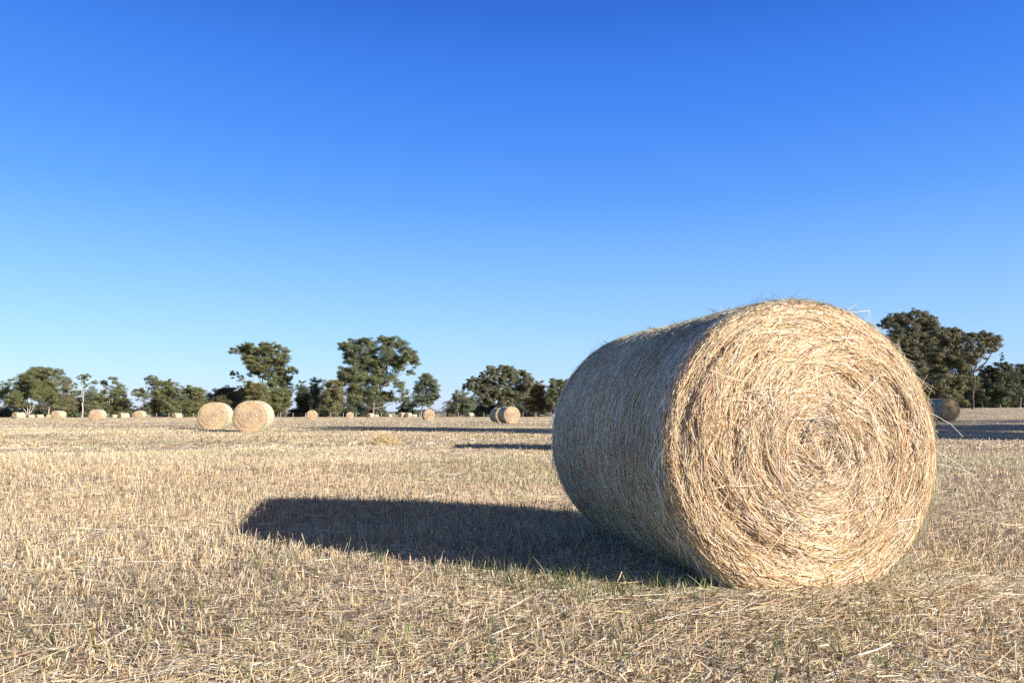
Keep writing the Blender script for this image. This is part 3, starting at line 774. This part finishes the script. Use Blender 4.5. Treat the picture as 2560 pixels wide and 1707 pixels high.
A, B_, C_, D_ = 'A', 'B', 'C', 'D'
TREES = [
 (A, 285, (40, 1030), [(40, 690, 60, 35, .7), (20, 740, 50, 40, .8), (90, 720, 40, 40, .6), (30, 810, 60, 50), (130, 620, 35, 30, .5), (110, 660, 40, 30, .5)], None,
  "thin bluish gum at the far left edge of the photo", BLU, GBK, .75),
 (A, 235, (290, 1025), [(290, 670, 95, 60), (200, 750, 90, 65), (390, 730, 80, 70), (135, 850, 85, 45), (300, 590, 80, 50), (430, 770, 60, 50), (230, 840, 70, 50), (330, 770, 90, 50), (100, 800, 40, 40)],
  [[(290, 1025), (270, 960), (235, 900), (200, 870)], [(290, 1025), (292, 900), (288, 780), (280, 680)], [(290, 1025), (310, 930), (325, 850), (330, 760)], [(290, 1025), (340, 930), (375, 850), (440, 805)]],
  "low spreading gum with white trunk forked like a fan, at left", OLV, WHT, 1.15),
 (A, 275, (590, 1025), [(400, 515, 60, 30), (340, 560, 70, 35), (500, 535, 80, 45), (590, 560, 60, 40), (645, 560, 25, 35, .7), (290, 590, 60, 40, .8), (470, 600, 110, 50, .75), (590, 620, 70, 50, .6), (380, 630, 70, 50, .8), (640, 610, 50, 30, .7)], None,
  "tall open-crowned gum rising behind the fan-trunked gum", OLV, PNK, .8),
 (A, 240, (505, 1028), [(540, 700, 70, 75), (490, 740, 60, 60), (570, 790, 55, 60), (470, 680, 40, 45), (600, 860, 60, 60, .8), (500, 820, 40, 40, .5)],
  [[(505, 1028), (515, 930), (530, 850), (545, 790)]], "gum with a pink leaning trunk right of the fan-trunked gum", OLV, PNK, 1.0),
 (A, 255, (690, 1025), [(700, 710, 55, 55), (720, 800, 60, 60), (680, 640, 60, 28, .7), (720, 640, 40, 30, .6), (770, 870, 45, 60), (690, 880, 70, 60), (640, 940, 80, 50), (740, 950, 60, 50)], None,
  "reddish brown bushy gum left of the bare white trunk", BRW, PNK, .9),
 (A, 225, (862, 1027), [(885, 585, 55, 25), (840, 605, 40, 16, .7), (935, 592, 22, 12, .7), (900, 620, 40, 18, .6), (870, 660, 20, 16, .6), (900, 690, 22, 20, .7)],
  [[(862, 1027), (872, 880), (880, 740), (888, 620)]], "tall straight white trunk with a small tuft of leaves on top", OLV, WHT, .9),
 (A, 262, (800, 1025), [(800, 685, 38, 22, .8), (795, 765, 40, 40), (820, 850, 45, 50), (790, 930, 60, 60), (830, 950, 60, 50)], None,
  "narrow grey gum close left of the bare white trunk", BLU, GBK, .85),
 (A, 258, (950, 1025), [(955, 770, 55, 50), (970, 655, 45, 18, .6), (1010, 650, 22, 18, .5), (930, 850, 65, 55), (990, 850, 45, 60), (960, 930, 75, 50), (905, 760, 30, 40, .7)], None,
  "dark bushy gum just right of the bare white trunk", BLU, GBK, .95),
 (A, 232, (1140, 1025), [(1088, 638, 38, 28), (1180, 622, 48, 22), (1210, 650, 25, 20, .7), (1118, 700, 24, 28), (1070, 790, 60, 45, .8), (1205, 730, 45, 60), (1270, 750, 55, 55), (1290, 850, 45, 60), (1050, 870, 55, 50), (1110, 830, 45, 60, .7), (1200, 850, 60, 60), (1170, 930, 80, 45), (1330, 930, 40, 50, .7), (1250, 950, 80, 50)],
  [[(1140, 1025), (1135, 920), (1115, 800), (1100, 690)], [(1140, 1025), (1150, 900), (1165, 770), (1180, 660)], [(1140, 1000), (1190, 860), (1250, 770)]],
  "airy gum with thin white stems and separate tufts on top, left of the wide gap", OLV, WHT, .85),
 (A, 228, (1640, 1025), [(1610, 605, 38, 22), (1545, 618, 34, 18, .8), (1560, 660, 40, 25, .7), (1650, 655, 70, 45), (1765, 640, 48, 24), (1800, 690, 50, 45), (1790, 745, 60, 40), (1700, 740, 80, 55), (1460, 735, 70, 28, .8), (1490, 790, 60, 45, .85), (1430, 780, 35, 28, .6), (1650, 810, 70, 55), (1690, 880, 70, 60), (1630, 930, 60, 60), (1560, 710, 25, 16, .5)],
  [[(1640, 1025), (1630, 930), (1615, 830), (1590, 730), (1600, 640)], [(1635, 920), (1590, 890), (1550, 875)]],
  "loose tufted gum with white forked trunk, right of the wide gap", OLV, WHT, .95),
 (A, 224, (1745, 1025), [(1745, 850, 60, 55), (1750, 930, 65, 65), (1800, 900, 60, 70), (1850, 930, 60, 60), (1840, 780, 40, 50, .7), (1880, 770, 50, 35, .8)], None,
  "dark olive bushy tree in front of the white forked gum's right side", OLV, GBK, 1.1),
 (A, 238, (2010, 1025), [(1955, 735, 50, 38), (2000, 715, 30, 28), (2060, 735, 50, 38), (1990, 800, 75, 45), (2080, 790, 65, 55), (2040, 870, 95, 55), (2120, 850, 40, 50), (1970, 930, 70, 55), (2070, 950, 90, 50), (1920, 830, 35, 50, .6)],
  [[(2010, 1025), (2000, 940), (1990, 850)], [(2012, 1025), (2030, 930), (2050, 840)]], "rounded gum with pale slender stems left of the close bale pair", OLV, GBK, 1.0),
 (B_, 262, (120, 1010), [(40, 755, 60, 40), (130, 750, 70, 42), (230, 790, 60, 50), (90, 830, 100, 55), (20, 860, 70, 60), (200, 870, 80, 60), (300, 860, 60, 60), (255, 720, 35, 30, .8), (-60, 830, 60, 60), (-40, 900, 80, 60)], None,
  "reddish brown round bush tree right behind the close bale pair", BRW, DBK, 1.05),
 (B_, 250, (520, 1015), [(185, 320, 45, 28), (280, 285, 60, 30), (375, 275, 50, 30), (500, 275, 60, 35), (590, 280, 55, 32), (690, 310, 75, 32), (320, 370, 70, 45), (450, 360, 75, 50), (570, 370, 80, 50), (690, 400, 65, 45, .85), (370, 450, 75, 50), (520, 470, 90, 55), (650, 480, 80, 50), (770, 515, 65, 32), (830, 540, 40, 22, .7), (690, 570, 70, 38), (420, 550, 80, 40), (560, 590, 80, 40), (190, 570, 50, 26, .8), (250, 605, 35, 24, .7), (600, 700, 60, 40), (700, 640, 60, 40), (740, 700, 55, 38, .8), (640, 650, 60, 35, .7), (760, 600, 40, 30, .6)],
  [[(520, 1015), (515, 860), (490, 700), (440, 590), (360, 450)], [(505, 760), (560, 620), (620, 480), (660, 380)], [(490, 700), (490, 560), (470, 400), (440, 310)], [(480, 680), (330, 650), (220, 600)]],
  "tall wide-topped gum behind the right bale of the close pair, second tallest of the row", OLV, DBK, 1.35),
 (B_, 228, (420, 1012), [(400, 700, 85, 55), (370, 770, 75, 60), (470, 760, 75, 65), (330, 690, 40, 40), (420, 850, 110, 70), (510, 830, 60, 60), (310, 800, 50, 60)], None,
  "bright olive bush tree below the second tallest gum", [(.165, .155, .065), (.19, .172, .072), (.14, .135, .055)], DBK, 1.2),
 (B_, 232, (640, 1014), [(600, 780, 75, 55), (640, 850, 75, 65), (735, 760, 55, 55), (745, 840, 50, 55), (620, 920, 70, 60), (700, 900, 60, 50), (800, 750, 30, 24, .6)], None,
  "olive bush tree at the right foot of the second tallest gum", OLV, DBK, 1.15),
 (B_, 240, (915, 1016), [(920, 750, 65, 50), (900, 820, 65, 60), (950, 830, 60, 70), (900, 910, 65, 65), (960, 920, 50, 60), (900, 650, 45, 25, .25), (860, 700, 30, 25, .25)], None,
  "very dark narrow tree standing alone left of the tallest tree's thicket", DRK, DBK, 1.3),
 (B_, 255, (1050, 1016), [(1050, 655, 55, 35), (1070, 720, 50, 50, .8), (1030, 760, 45, 50, .8), (1070, 820, 60, 55, .9), (1010, 690, 30, 30, .6), (1050, 910, 60, 60)], None,
  "grey leafy gum right of the very dark narrow tree", BLU, GBK, .85),
 (B_, 230, (1215, 1016), [(1180, 680, 65, 38), (1255, 640, 50, 28), (1280, 690, 50, 40), (1190, 760, 85, 50), (1290, 780, 60, 60), (1170, 850, 85, 60), (1270, 880, 70, 60), (1130, 930, 70, 50), (1240, 950, 90, 45)],
  [[(1215, 1016), (1212, 930), (1200, 800), (1220, 680)], [(1215, 1010), (1160, 930), (1130, 890)]], "yellow green gum left of the tallest tree, with bare leaning stems below", [(.18, .165, .07), (.15, .145, .065), (.15, .15, .09)], PNK, 1.0),
 (B_, 236, (1645, 1012), [(1335, 270, 50, 35), (1400, 235, 60, 30), (1520, 225, 50, 32), (1600, 215, 50, 35), (1730, 195, 50, 35), (1790, 230, 60, 38), (1880, 230, 55, 45), (1960, 285, 60, 48), (2060, 355, 50, 38), (2085, 440, 50, 38), (1990, 390, 60, 45), (1410, 310, 60, 42, .85), (1500, 300, 70, 48), (1640, 310, 80, 50), (1790, 320, 80, 50, .85), (1390, 405, 58, 45), (1490, 430, 80, 55), (1600, 430, 80, 55), (1720, 440, 90, 55), (1860, 420, 80, 55, .75), (1930, 490, 80, 50, .8), (2040, 550, 50, 35, .7), (1330, 545, 65, 50), (1440, 560, 80, 55), (1560, 560, 90, 60), (1700, 560, 90, 60), (1830, 590, 80, 50, .7), (1340, 630, 60, 50), (1500, 650, 90, 60), (1670, 660, 90, 55), (1930, 670, 60, 38, .7), (1960, 735, 50, 38), (1420, 750, 80, 60), (1600, 770, 90, 55), (1730, 800, 80, 50), (1830, 800, 55, 45), (1480, 840, 70, 55), (1900, 830, 30, 30, .6), (1780, 680, 50, 30, .5)],
  [[(1645, 1012), (1650, 940), (1660, 860), (1690, 740), (1720, 600), (1740, 420), (1735, 260)], [(1690, 740), (1840, 640), (1960, 560), (2030, 460)], [(1660, 860), (1560, 700), (1470, 540), (1400, 380), (1370, 280)], [(1655, 930), (1760, 905), (1840, 880)], [(1700, 680), (1800, 480), (1880, 330)]],
  "tallest tree in the row, a broad gum with pale trunk and many rounded leaf clumps", [(.115, .135, .058), (.145, .155, .07), (.098, .12, .062), (.17, .17, .088)], (.36, .30, .25), 1.35),
 (B_, 244, (2150, 1012), [(2190, 610, 60, 42), (2240, 620, 55, 45), (2290, 700, 55, 60), (2180, 700, 70, 55, .85), (2110, 690, 45, 40, .8), (2130, 790, 65, 55, .85), (2240, 800, 75, 55), (2300, 780, 40, 50), (2110, 860, 50, 40, .8), (2230, 880, 70, 40, .8)],
  [[(2150, 1012), (2160, 930), (2180, 820), (2200, 680)]], "slender upright gum with open crown, standing right of the tallest tree", BLU, GBK, .85),
 (B_, 258, (1990, 1012), [(1975, 840, 55, 42), (2010, 890, 60, 45), (1960, 920, 45, 40), (2020, 940, 60, 35), (1900, 950, 40, 25, .5)], None,
  "small bushy tree between the tallest tree and the slender upright gum", BLU, DBK, 1.0),
 (C_, 238, (1110, 1250), [(1000, 410, 60, 35), (1120, 430, 60, 40), (1240, 420, 80, 45), (1340, 420, 80, 45), (1070, 510, 95, 55), (900, 535, 85, 38), (1240, 540, 100, 60), (1400, 530, 100, 60), (1560, 475, 60, 45), (1610, 550, 80, 55, .85), (700, 620, 100, 42), (860, 640, 100, 55, .9), (1050, 640, 110, 60), (1250, 650, 110, 60, .75), (1450, 650, 100, 65, .85), (1650, 640, 85, 65), (620, 740, 90, 45), (780, 760, 100, 55), (950, 770, 110, 60, .9), (1150, 790, 110, 60), (1350, 790, 110, 70), (1550, 780, 110, 70), (1700, 740, 80, 80), (860, 880, 110, 60, .8), (1050, 900, 120, 70), (1250, 900, 120, 70), (1450, 900, 120, 70), (1600, 900, 110, 80), (950, 1000, 110, 60, .8), (1300, 1010, 120, 60)],
  [[(1110, 1250), (1100, 1100), (1080, 950), (1000, 780), (900, 660)], [(1105, 1100), (1180, 900), (1250, 700), (1300, 520)], [(1105, 1050), (1300, 880), (1500, 720)]],
  "wide dome-shaped spreading tree behind the two overlapping bales at centre", [(.135, .138, .072), (.155, .15, .082), (.115, .125, .066), (.17, .158, .095)], DBK, 1.6),
 (C_, 242, (1850, 1250), [(1870, 690, 90, 50), (1760, 800, 100, 80), (1900, 800, 110, 80), (1720, 950, 110, 90), (1900, 950, 120, 90), (1750, 1090, 120, 80), (1900, 1090, 110, 80)], None,
  "dense olive brown tree right of the wide dome-shaped one", [(.155, .135, .075), (.17, .145, .08), (.14, .12, .065)], DBK, 1.15),
 (C_, 236, (2060, 1250), [(2080, 640, 60, 42), (2170, 670, 70, 45), (2280, 660, 75, 55), (2100, 760, 105, 70), (2250, 780, 100, 80), (2100, 900, 110, 90), (2260, 930, 110, 90), (2160, 1060, 110, 80), (2030, 1080, 80, 80), (2330, 1080, 100, 90)],
  [[(2060, 1250), (2055, 1120), (2080, 950), (2100, 800)]], "dense olive tree partly hidden by the huge bale's left side", OLV, GBK, 1.1),
 (C_, 232, (500, 1250), [(430, 880, 55, 55, .5), (520, 900, 70, 60, .6), (410, 980, 70, 60, .7), (600, 950, 80, 70, .75), (480, 1050, 110, 65, .9), (640, 1060, 90, 70), (400, 1120, 90, 60), (540, 1150, 130, 70), (300, 1190, 70, 45, .8)], None,
  "grey sparse shrubby tree at the left edge of the wide dome-shaped one", BLU + [(.13, .12, .06)], GBK, .8),
 (D_, 118, (470, 1175), [(515, 165, 45, 28), (250, 235, 50, 35), (340, 215, 60, 42), (430, 215, 65, 50), (580, 225, 85, 50), (690, 235, 55, 50), (300, 310, 80, 55), (450, 310, 100, 65), (620, 320, 110, 70), (720, 330, 60, 60), (190, 300, 45, 28), (380, 400, 100, 65), (540, 420, 110, 65, .85), (660, 440, 90, 55, .8), (470, 520, 110, 65), (330, 480, 90, 60), (560, 600, 90, 70), (600, 700, 90, 80), (480, 660, 90, 80), (620, 820, 90, 80), (730, 420, 70, 60), (760, 500, 80, 70), (700, 540, 90, 60), (520, 500, 100, 70), (640, 500, 90, 70), (420, 560, 90, 80)],
  [[(560, 1175), (560, 800), (555, 560), (570, 420), (600, 280)], [(560, 700), (470, 480), (430, 300)]],
  "tallest tree on the right, rising behind the huge bale's right shoulder", [(.13, .125, .062), (.155, .145, .072), (.11, .112, .058)], (.3, .26, .22), 1.05),
 (D_, 104, (880, 1172), [(820, 350, 65, 32), (920, 350, 70, 32), (990, 400, 70, 45), (850, 410, 85, 45), (950, 470, 90, 50, .85), (740, 400, 60, 40), (800, 590, 130, 55), (930, 600, 110, 60), (1020, 660, 90, 55), (720, 640, 80, 60), (790, 700, 120, 65), (930, 720, 120, 65), (1030, 760, 70, 60), (780, 830, 120, 80), (920, 850, 120, 80), (800, 940, 120, 70), (940, 960, 100, 70), (850, 1040, 110, 60), (870, 500, 100, 60), (1010, 560, 90, 60), (760, 560, 90, 60), (1050, 850, 80, 80), (700, 980, 110, 80), (960, 1060, 110, 60)],
  [[(880, 1172), (880, 950), (870, 700), (860, 480)]], "broad olive-leaved tree between the tall right tree and the slim leaning one", [(.13, .125, .06), (.15, .14, .068), (.11, .112, .055)], DBK, 1.1),
 (D_, 84, (1115, 1168), [(1080, 415, 65, 38), (1180, 430, 75, 45), (1245, 395, 60, 32), (1340, 430, 58, 42), (1395, 490, 35, 45), (1330, 530, 62, 42, .85), (1220, 540, 80, 48), (1160, 590, 65, 40, .8), (1270, 470, 80, 50), (1240, 610, 50, 35, .6), (1070, 480, 50, 45), (1090, 550, 55, 45), (1130, 630, 60, 45), (1060, 620, 50, 45), (1150, 840, 45, 60, .5), (1170, 940, 50, 50, .4), (1130, 700, 40, 50, .4)],
  [[(1115, 1168), (1120, 1050), (1128, 900), (1150, 760), (1190, 640), (1220, 540)], [(1145, 780), (1230, 690), (1290, 610), (1340, 540)], [(1150, 720), (1150, 580), (1120, 450)]],
  "slim tree with dark leaning trunk at the front of the right hand trees", [(.135, .13, .07), (.165, .155, .085), (.12, .118, .07)], (.13, .085, .07), .95),
 (D_, 92, (1400, 1168), [(1350, 735, 70, 38), (1440, 695, 28, 16), (1425, 630, 14, 34), (1490, 725, 50, 32), (1270, 790, 55, 65), (1350, 820, 100, 65), (1460, 830, 85, 75), (1290, 900, 80, 70), (1390, 930, 100, 75), (1500, 930, 80, 70), (1400, 1030, 90, 60), (1400, 1110, 60, 50), (1240, 1000, 60, 60)], None,
  "dense dark rounded tree reaching down to the grass near the right edge", DRK + [(.06, .068, .035)], DBK, 1.2),
 (D_, 112, (1600, 1120), [(1560, 790, 90, 50), (1640, 770, 80, 50), (1560, 870, 110, 70), (1660, 880, 100, 80), (1540, 960, 90, 60), (1640, 980, 110, 60), (1750, 850, 110, 90), (1760, 960, 110, 80)], None,
  "dark leafy tree at the right edge of the photo", DRK + [(.075, .08, .04)], DBK, 1.1),
 (D_, 170, (700, 1110), [(640, 860, 130, 110), (760, 900, 130, 110), (560, 960, 130, 100), (880, 980, 130, 90), (700, 1040, 180, 60), (900, 1060, 140, 50)], None,
  "dark background tree low behind the broad olive-leaved tree", DRK, DBK, 1.2),
 (D_, 165, (1480, 1105), [(1420, 900, 130, 90), (1550, 900, 120, 90), (1480, 990, 160, 80), (1400, 1050, 120, 50), (1570, 1050, 120, 50)], None,
  "dark background tree behind the dense rounded one at right", DRK, DBK, 1.2),
 (D_, 150, (1230, 1120), [(1200, 900, 110, 80), (1100, 960, 120, 80), (1300, 990, 110, 80), (1000, 1000, 120, 80), (1230, 1050, 120, 50)], None,
  "dark background tree behind the slim leaning one", DRK, DBK, 1.1),
]
for k, t in enumerate(TREES):
    crop, d, base, cl, tr, lab, cols, bark, dens = t
    tree(crop, d, base, cl, tr, lab, cols, bark, dens, seed=k)

# trees out of the picture on the right, whose long shadows cross the field
def free_tree(x, y, H, Wd, label, seed, thick=.9):
    g = np.random.default_rng(seed)
    z0 = float(gz(x, y)); cb = Bag(); tb = Bag()
    top = np.array([x, y, z0 + H * .8]); b0 = np.array([x, y, z0])
    limb(tb, g, b0 + [0, 0, -.2], top, H * .03, .06, GBK, 0)
    for _ in range(26):
        u = unit(g.normal(0, 1, 3)); u[2] = abs(u[2]) * 1.3 - .55
        c = b0 + np.array([0, 0, H * .62]) + u * np.array([Wd / 2, Wd / 2, H * .36]) * g.uniform(.45, .9)
        crown_leaves(cb, g, c, np.array([Wd * .13, Wd * .13, H * .07]), .24, thick, OLV)
        limb(tb, g, b0 + np.array([0, 0, g.uniform(.3, .6) * H]), c, .12, .03, GBK)
    root = link("gum_tree", None); root.location = b0
    tag(root, label, "tree", "trees along the paddock edge")
    for bag, nm, m in ((tb, "trunk", M_BARK), (cb, "crown", M_LEAF)):
        bag.V = [v - b0 for v in bag.V]
        link(nm, bag.mesh(nm), root, m)
free_tree(28.0, 16.2, 18.5, 11, "tall gum out of frame on the right whose shadow tip streaks across the mid field", 501)
free_tree(38, 24.0, 16, 10, "gum out of frame on the right, shading the far rim of the mid field streak", 502)
free_tree(38, 11.5, 15.5, 9, "gum out of frame on the right, shading the near rim of the mid field streak", 503)
free_tree(46, 18, 17, 11, "broad gum out of frame on the right, thickening the right end of the shadow streak", 504)
free_tree(56, 24.5, 18.5, 11, "gum out of frame on the right, shading the brownish bale", 505, .12)

# far woodland closing the view behind the row
wb = Bag(); wg = np.random.default_rng(77)
def wood(x0, x1, d, h0, h1):
    for px in np.arange(x0, x1, 7.0):
        h = h0 + (h1 - h0) * float(vnoise(px / 26, 3.7)) ** 1.2
        p = ray(px, 1040, d + wg.uniform(-18, 22)); z0 = float(gz(p[0], p[1]))
        for f in (.25, .62):
            crown_leaves(wb, wg, np.array([p[0] + wg.normal(0, .5), p[1], z0 + h * f]), np.array([1.5, 1.5, h * .26]), .34, .55, [(.085, .095, .06), (.10, .108, .07), (.115, .108, .07)])
for a in ((-160, 330, 305, 4, 10), (330, 360, 320, 3, 5), (360, 560, 305, 5, 11), (560, 715, 300, 5, 12), (775, 960, 300, 6, 12), (1000, 1090, 330, 2.5, 4.5), (1120, 1420, 305, 5, 13), (1420, 1800, 305, 6, 12), (2100, 2780, 185, 3.5, 6.5)): wood(*a)
tag(link("woodland", wb.mesh("woodland"), None, M_LEAF), "dark far woodland behind the row of gums", "woods", kind="stuff")

# understorey along the far fence
SHR = [('A', 245, 60, 960, 90), ('A', 250, 420, 985, 70), ('A', 262, 620, 990, 90), ('A', 255, 780, 985, 70), ('A', 270, 1000, 990, 90), ('A', 275, 1380, 975, 60),
       ('A', 268, 1500, 970, 80), ('A', 255, 1900, 985, 80), ('B', 262, 780, 960, 60), ('B', 245, 860, 965, 60), ('B', 262, 1130, 980, 80), ('B', 252, 1400, 950, 100),
       ('B', 258, 1560, 960, 90), ('B', 300, 1740, 965, 70), ('B', 270, 2080, 985, 50), ('C', 245, 860, 1130, 150), ('C', 250, 1050, 1120, 140), ('C', 252, 1480, 1130, 160), ('C', 250, 1700, 1180, 120)]
for k, (cr, d, x, y, w) in enumerate(SHR):
    s = CROPS[cr][2] / 4.2
    yb = (1044 - CROPS[cr][1]) * CROPS[cr][2]
    hh = max(28 * s, yb - y)
    where = ["left of the fan-trunked gum", "between fan-trunked and pink-trunked gum", "below the reddish gum", "left of the bare white trunk", "right of the bare white trunk", "in the wide gap",
             "left of the white forked gum", "left of the rounded gum", "right of the second tallest gum", "left of the very dark narrow tree", "under the grey leafy gum", "left of the tallest tree's trunk",
             "close beside the tallest tree's trunk", "right of the tallest tree's trunk", "at the slender gum's foot", "under the dome tree's left side", "by the dome tree's trunk", "under the dome tree's right side", "between the dome tree and the olive brown tree"][k]
    tree(cr, d, (x, yb), [(x - w * .4, y + hh * .3, w * .6, hh * .55), (x + w * .35, y + hh * .35, w * .6, hh * .5), (x, y + hh * .1, w * .5, hh * .5), (x, y + hh * .6, w * .9, hh * .4)], None,
         "dark low bush under the trees, " + where, DRK + BLU[:2] if cr != 'A' else BLU + DRK, DBK, 1.1, cat="bush", name="bush", group="bushes below the tree row", seed=200 + k, limbs=False)

# dry leafless shrubs
def bare_shrub(px, d, h, label, seed, col):
    g = np.random.default_rng(seed); p = ray(px, 1044, d); z0 = float(gz(p[0], p[1])); tb = Bag()
    def grow(p0, dr, L, r, n):
        p1 = p0 + dr * L; limb(tb, g, p0, p1, r, r * .6, col, 0)
        if n:
            for _ in range(3): grow(p1 * .8 + p0 * .2, unit(dr + g.normal(0, .45, 3)), L * .68, r * .58, n - 1)
    for _ in range(5): grow(np.zeros(3), unit(np.array([g.normal(0, .6), g.normal(0, .6), 1])), h * .42, .05, 3)
    root = link("bare_shrub", None); root.location = (p[0], p[1], z0)
    link("branches", tb.mesh("branches"), root, M_BARK); tag(root, label, "shrub", "leafless shrubs")
bare_shrub(714, 232, 3.6, "pale leafless shrub at the right foot of the second tallest gum", 601, (.45, .40, .36))
bare_shrub(1104, 240, 4.0, "dark leafless twiggy shrub right of the slender upright gum", 602, (.22, .18, .16))

# wire fence at the far side
def fence():
    p0 = ray(300, 1043, 222); p1 = ray(1405, 1041, 214)
    root = link("wire_fence", None); root.location = (p0[0], p0[1], float(gz(p0[0], p0[1])))
    o0 = np.array(root.location); n = 36; tops = []
    V, F = tube(np.array([(0, 0, -.1), (0, 0, .7), (0, 0, 1.25), (0, 0, 1.255)]), np.array([.075, .07, .065, .001]), 7)
    bag = Bag(); bag.add(V, F, np.array([.42, .37, .31])); me = bag.mesh("post"); me.materials.append(M_WOOD)
    for k in range(n):
        q = p0 + (p1 - p0) * k / (n - 1); q[2] = float(gz(q[0], q[1]))
        o = link("post", me, root); o.location = Vector(q - o0); o.rotation_euler = (rng.normal(0, .03), rng.normal(0, .03), rng.random() * 6)
        tops.append(q - o0)
    tops = np.array(tops); wb = Bag()
    for h in (.35, .7, 1.1):
        V, F = tube(tops + [0, 0, h], np.full(n, .004), 4); wb.add(V, F, np.array([.35, .35, .36]))
    link("wire", wb.mesh("wire"), root, M_NET)
    tag(root, "thin wire fence on weathered posts along the far edge of the field", "fence")
fence()

# ------------------------------------------------------------------ light
EL = math.radians(19.5); SAZ = math.radians(146 + 180)          # direction towards the sun in the ground plane
sd = Vector((math.cos(SAZ) * math.cos(EL), math.sin(SAZ) * math.cos(EL), math.sin(EL)))
ld = bpy.data.lights.new("sun", 'SUN'); ld.energy = 5.0; ld.angle = math.radians(0.55); ld.color = (1.0, .94, .86)
lo = bpy.data.objects.new("sun", ld); COL.objects.link(lo); lo.rotation_euler = sd.to_track_quat('Z', 'Y').to_euler()
lo.location = (20, -20, 30)

w = bpy.data.worlds.new("World"); sc.world = w; w.use_nodes = True
nt = w.node_tree; bg = nt.nodes["Background"]
sky = nt.nodes.new("ShaderNodeTexSky"); sky.sky_type = 'NISHITA'; sky.sun_disc = False
sky.sun_elevation = EL; sky.sun_rotation = math.atan2(sd.x, sd.y)
sky.air_density = 1.0; sky.dust_density = 0.3; sky.ozone_density = 2.5; sky.altitude = 100
EXPO = 0.95; STR = 0.10
K = 1.0 / (STR * 2 ** EXPO)
def math_node(op, a, b=None):
    n = nt.nodes.new("ShaderNodeMath"); n.operation = op
    for k, v in enumerate((a, b)):
        if v is None: continue
        if isinstance(v, (int, float)): n.inputs[k].default_value = v
        else: nt.links.new(v, n.inputs[k])
    return n.outputs[0]
sep = nt.nodes.new("ShaderNodeSeparateColor"); nt.links.new(sky.outputs[0], sep.inputs[0])
com = nt.nodes.new("ShaderNodeCombineColor")
for ch, (p_, m_, top) in enumerate(((1.4, .052, 1.3), (1.2, .090, 1.4), (.45, .47, 1.6))):
    v = math_node('MULTIPLY', math_node('POWER', sep.outputs[ch], p_), m_)
    nt.links.new(math_node('MINIMUM', v, top), com.inputs[ch])
tc = nt.nodes.new("ShaderNodeTexCoord"); sx = nt.nodes.new("ShaderNodeSeparateXYZ")
nt.links.new(tc.outputs["Generated"], sx.inputs[0])
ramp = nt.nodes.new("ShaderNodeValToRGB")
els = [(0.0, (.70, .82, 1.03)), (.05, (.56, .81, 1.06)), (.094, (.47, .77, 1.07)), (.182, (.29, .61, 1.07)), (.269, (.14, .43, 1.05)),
       (.35, (.082, .315, 1.0)), (.425, (.052, .244, .88)), (.488, (.032, .163, .66)), (.60, (.030, .09, .33)), (.75, (.024, .05, .11)), (1.0, (.02, .04, .07))]  # unseen sky above the frame greyed and darkened to take blue out of shadows
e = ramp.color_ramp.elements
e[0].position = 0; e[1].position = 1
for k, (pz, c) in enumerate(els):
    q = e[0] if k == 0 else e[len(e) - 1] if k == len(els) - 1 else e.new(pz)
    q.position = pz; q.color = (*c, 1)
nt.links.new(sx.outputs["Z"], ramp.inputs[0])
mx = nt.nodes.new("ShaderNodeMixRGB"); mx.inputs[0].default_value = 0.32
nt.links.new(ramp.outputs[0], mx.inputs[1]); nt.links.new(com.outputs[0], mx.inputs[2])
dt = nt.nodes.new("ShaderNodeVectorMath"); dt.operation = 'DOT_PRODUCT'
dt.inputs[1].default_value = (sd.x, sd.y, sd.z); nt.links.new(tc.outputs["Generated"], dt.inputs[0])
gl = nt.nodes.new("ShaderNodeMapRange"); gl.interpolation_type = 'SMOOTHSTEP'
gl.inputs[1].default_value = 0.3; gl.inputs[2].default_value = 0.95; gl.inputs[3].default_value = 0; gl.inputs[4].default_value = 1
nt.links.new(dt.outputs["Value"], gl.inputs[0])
mg = nt.nodes.new("ShaderNodeMixRGB"); mg.inputs[2].default_value = (.22, .21, .19, 1)  # dull grey added to the unseen sky around the sun, toning the shadows
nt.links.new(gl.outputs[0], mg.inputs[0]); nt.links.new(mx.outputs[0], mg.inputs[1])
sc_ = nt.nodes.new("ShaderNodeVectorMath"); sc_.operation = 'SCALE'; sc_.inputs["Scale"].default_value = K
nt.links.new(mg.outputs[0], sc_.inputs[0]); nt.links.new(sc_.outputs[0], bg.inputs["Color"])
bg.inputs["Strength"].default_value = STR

sc.view_settings.view_transform = 'Standard'; sc.view_settings.look = 'None'
sc.view_settings.exposure = EXPO; sc.view_settings.gamma = 1; sc.view_settings.use_curve_mapping = False
sc.render.engine = 'CYCLES'
sc.cycles.max_bounces = 6; sc.cycles.transparent_max_bounces = 4
sc.cycles.use_denoising = False
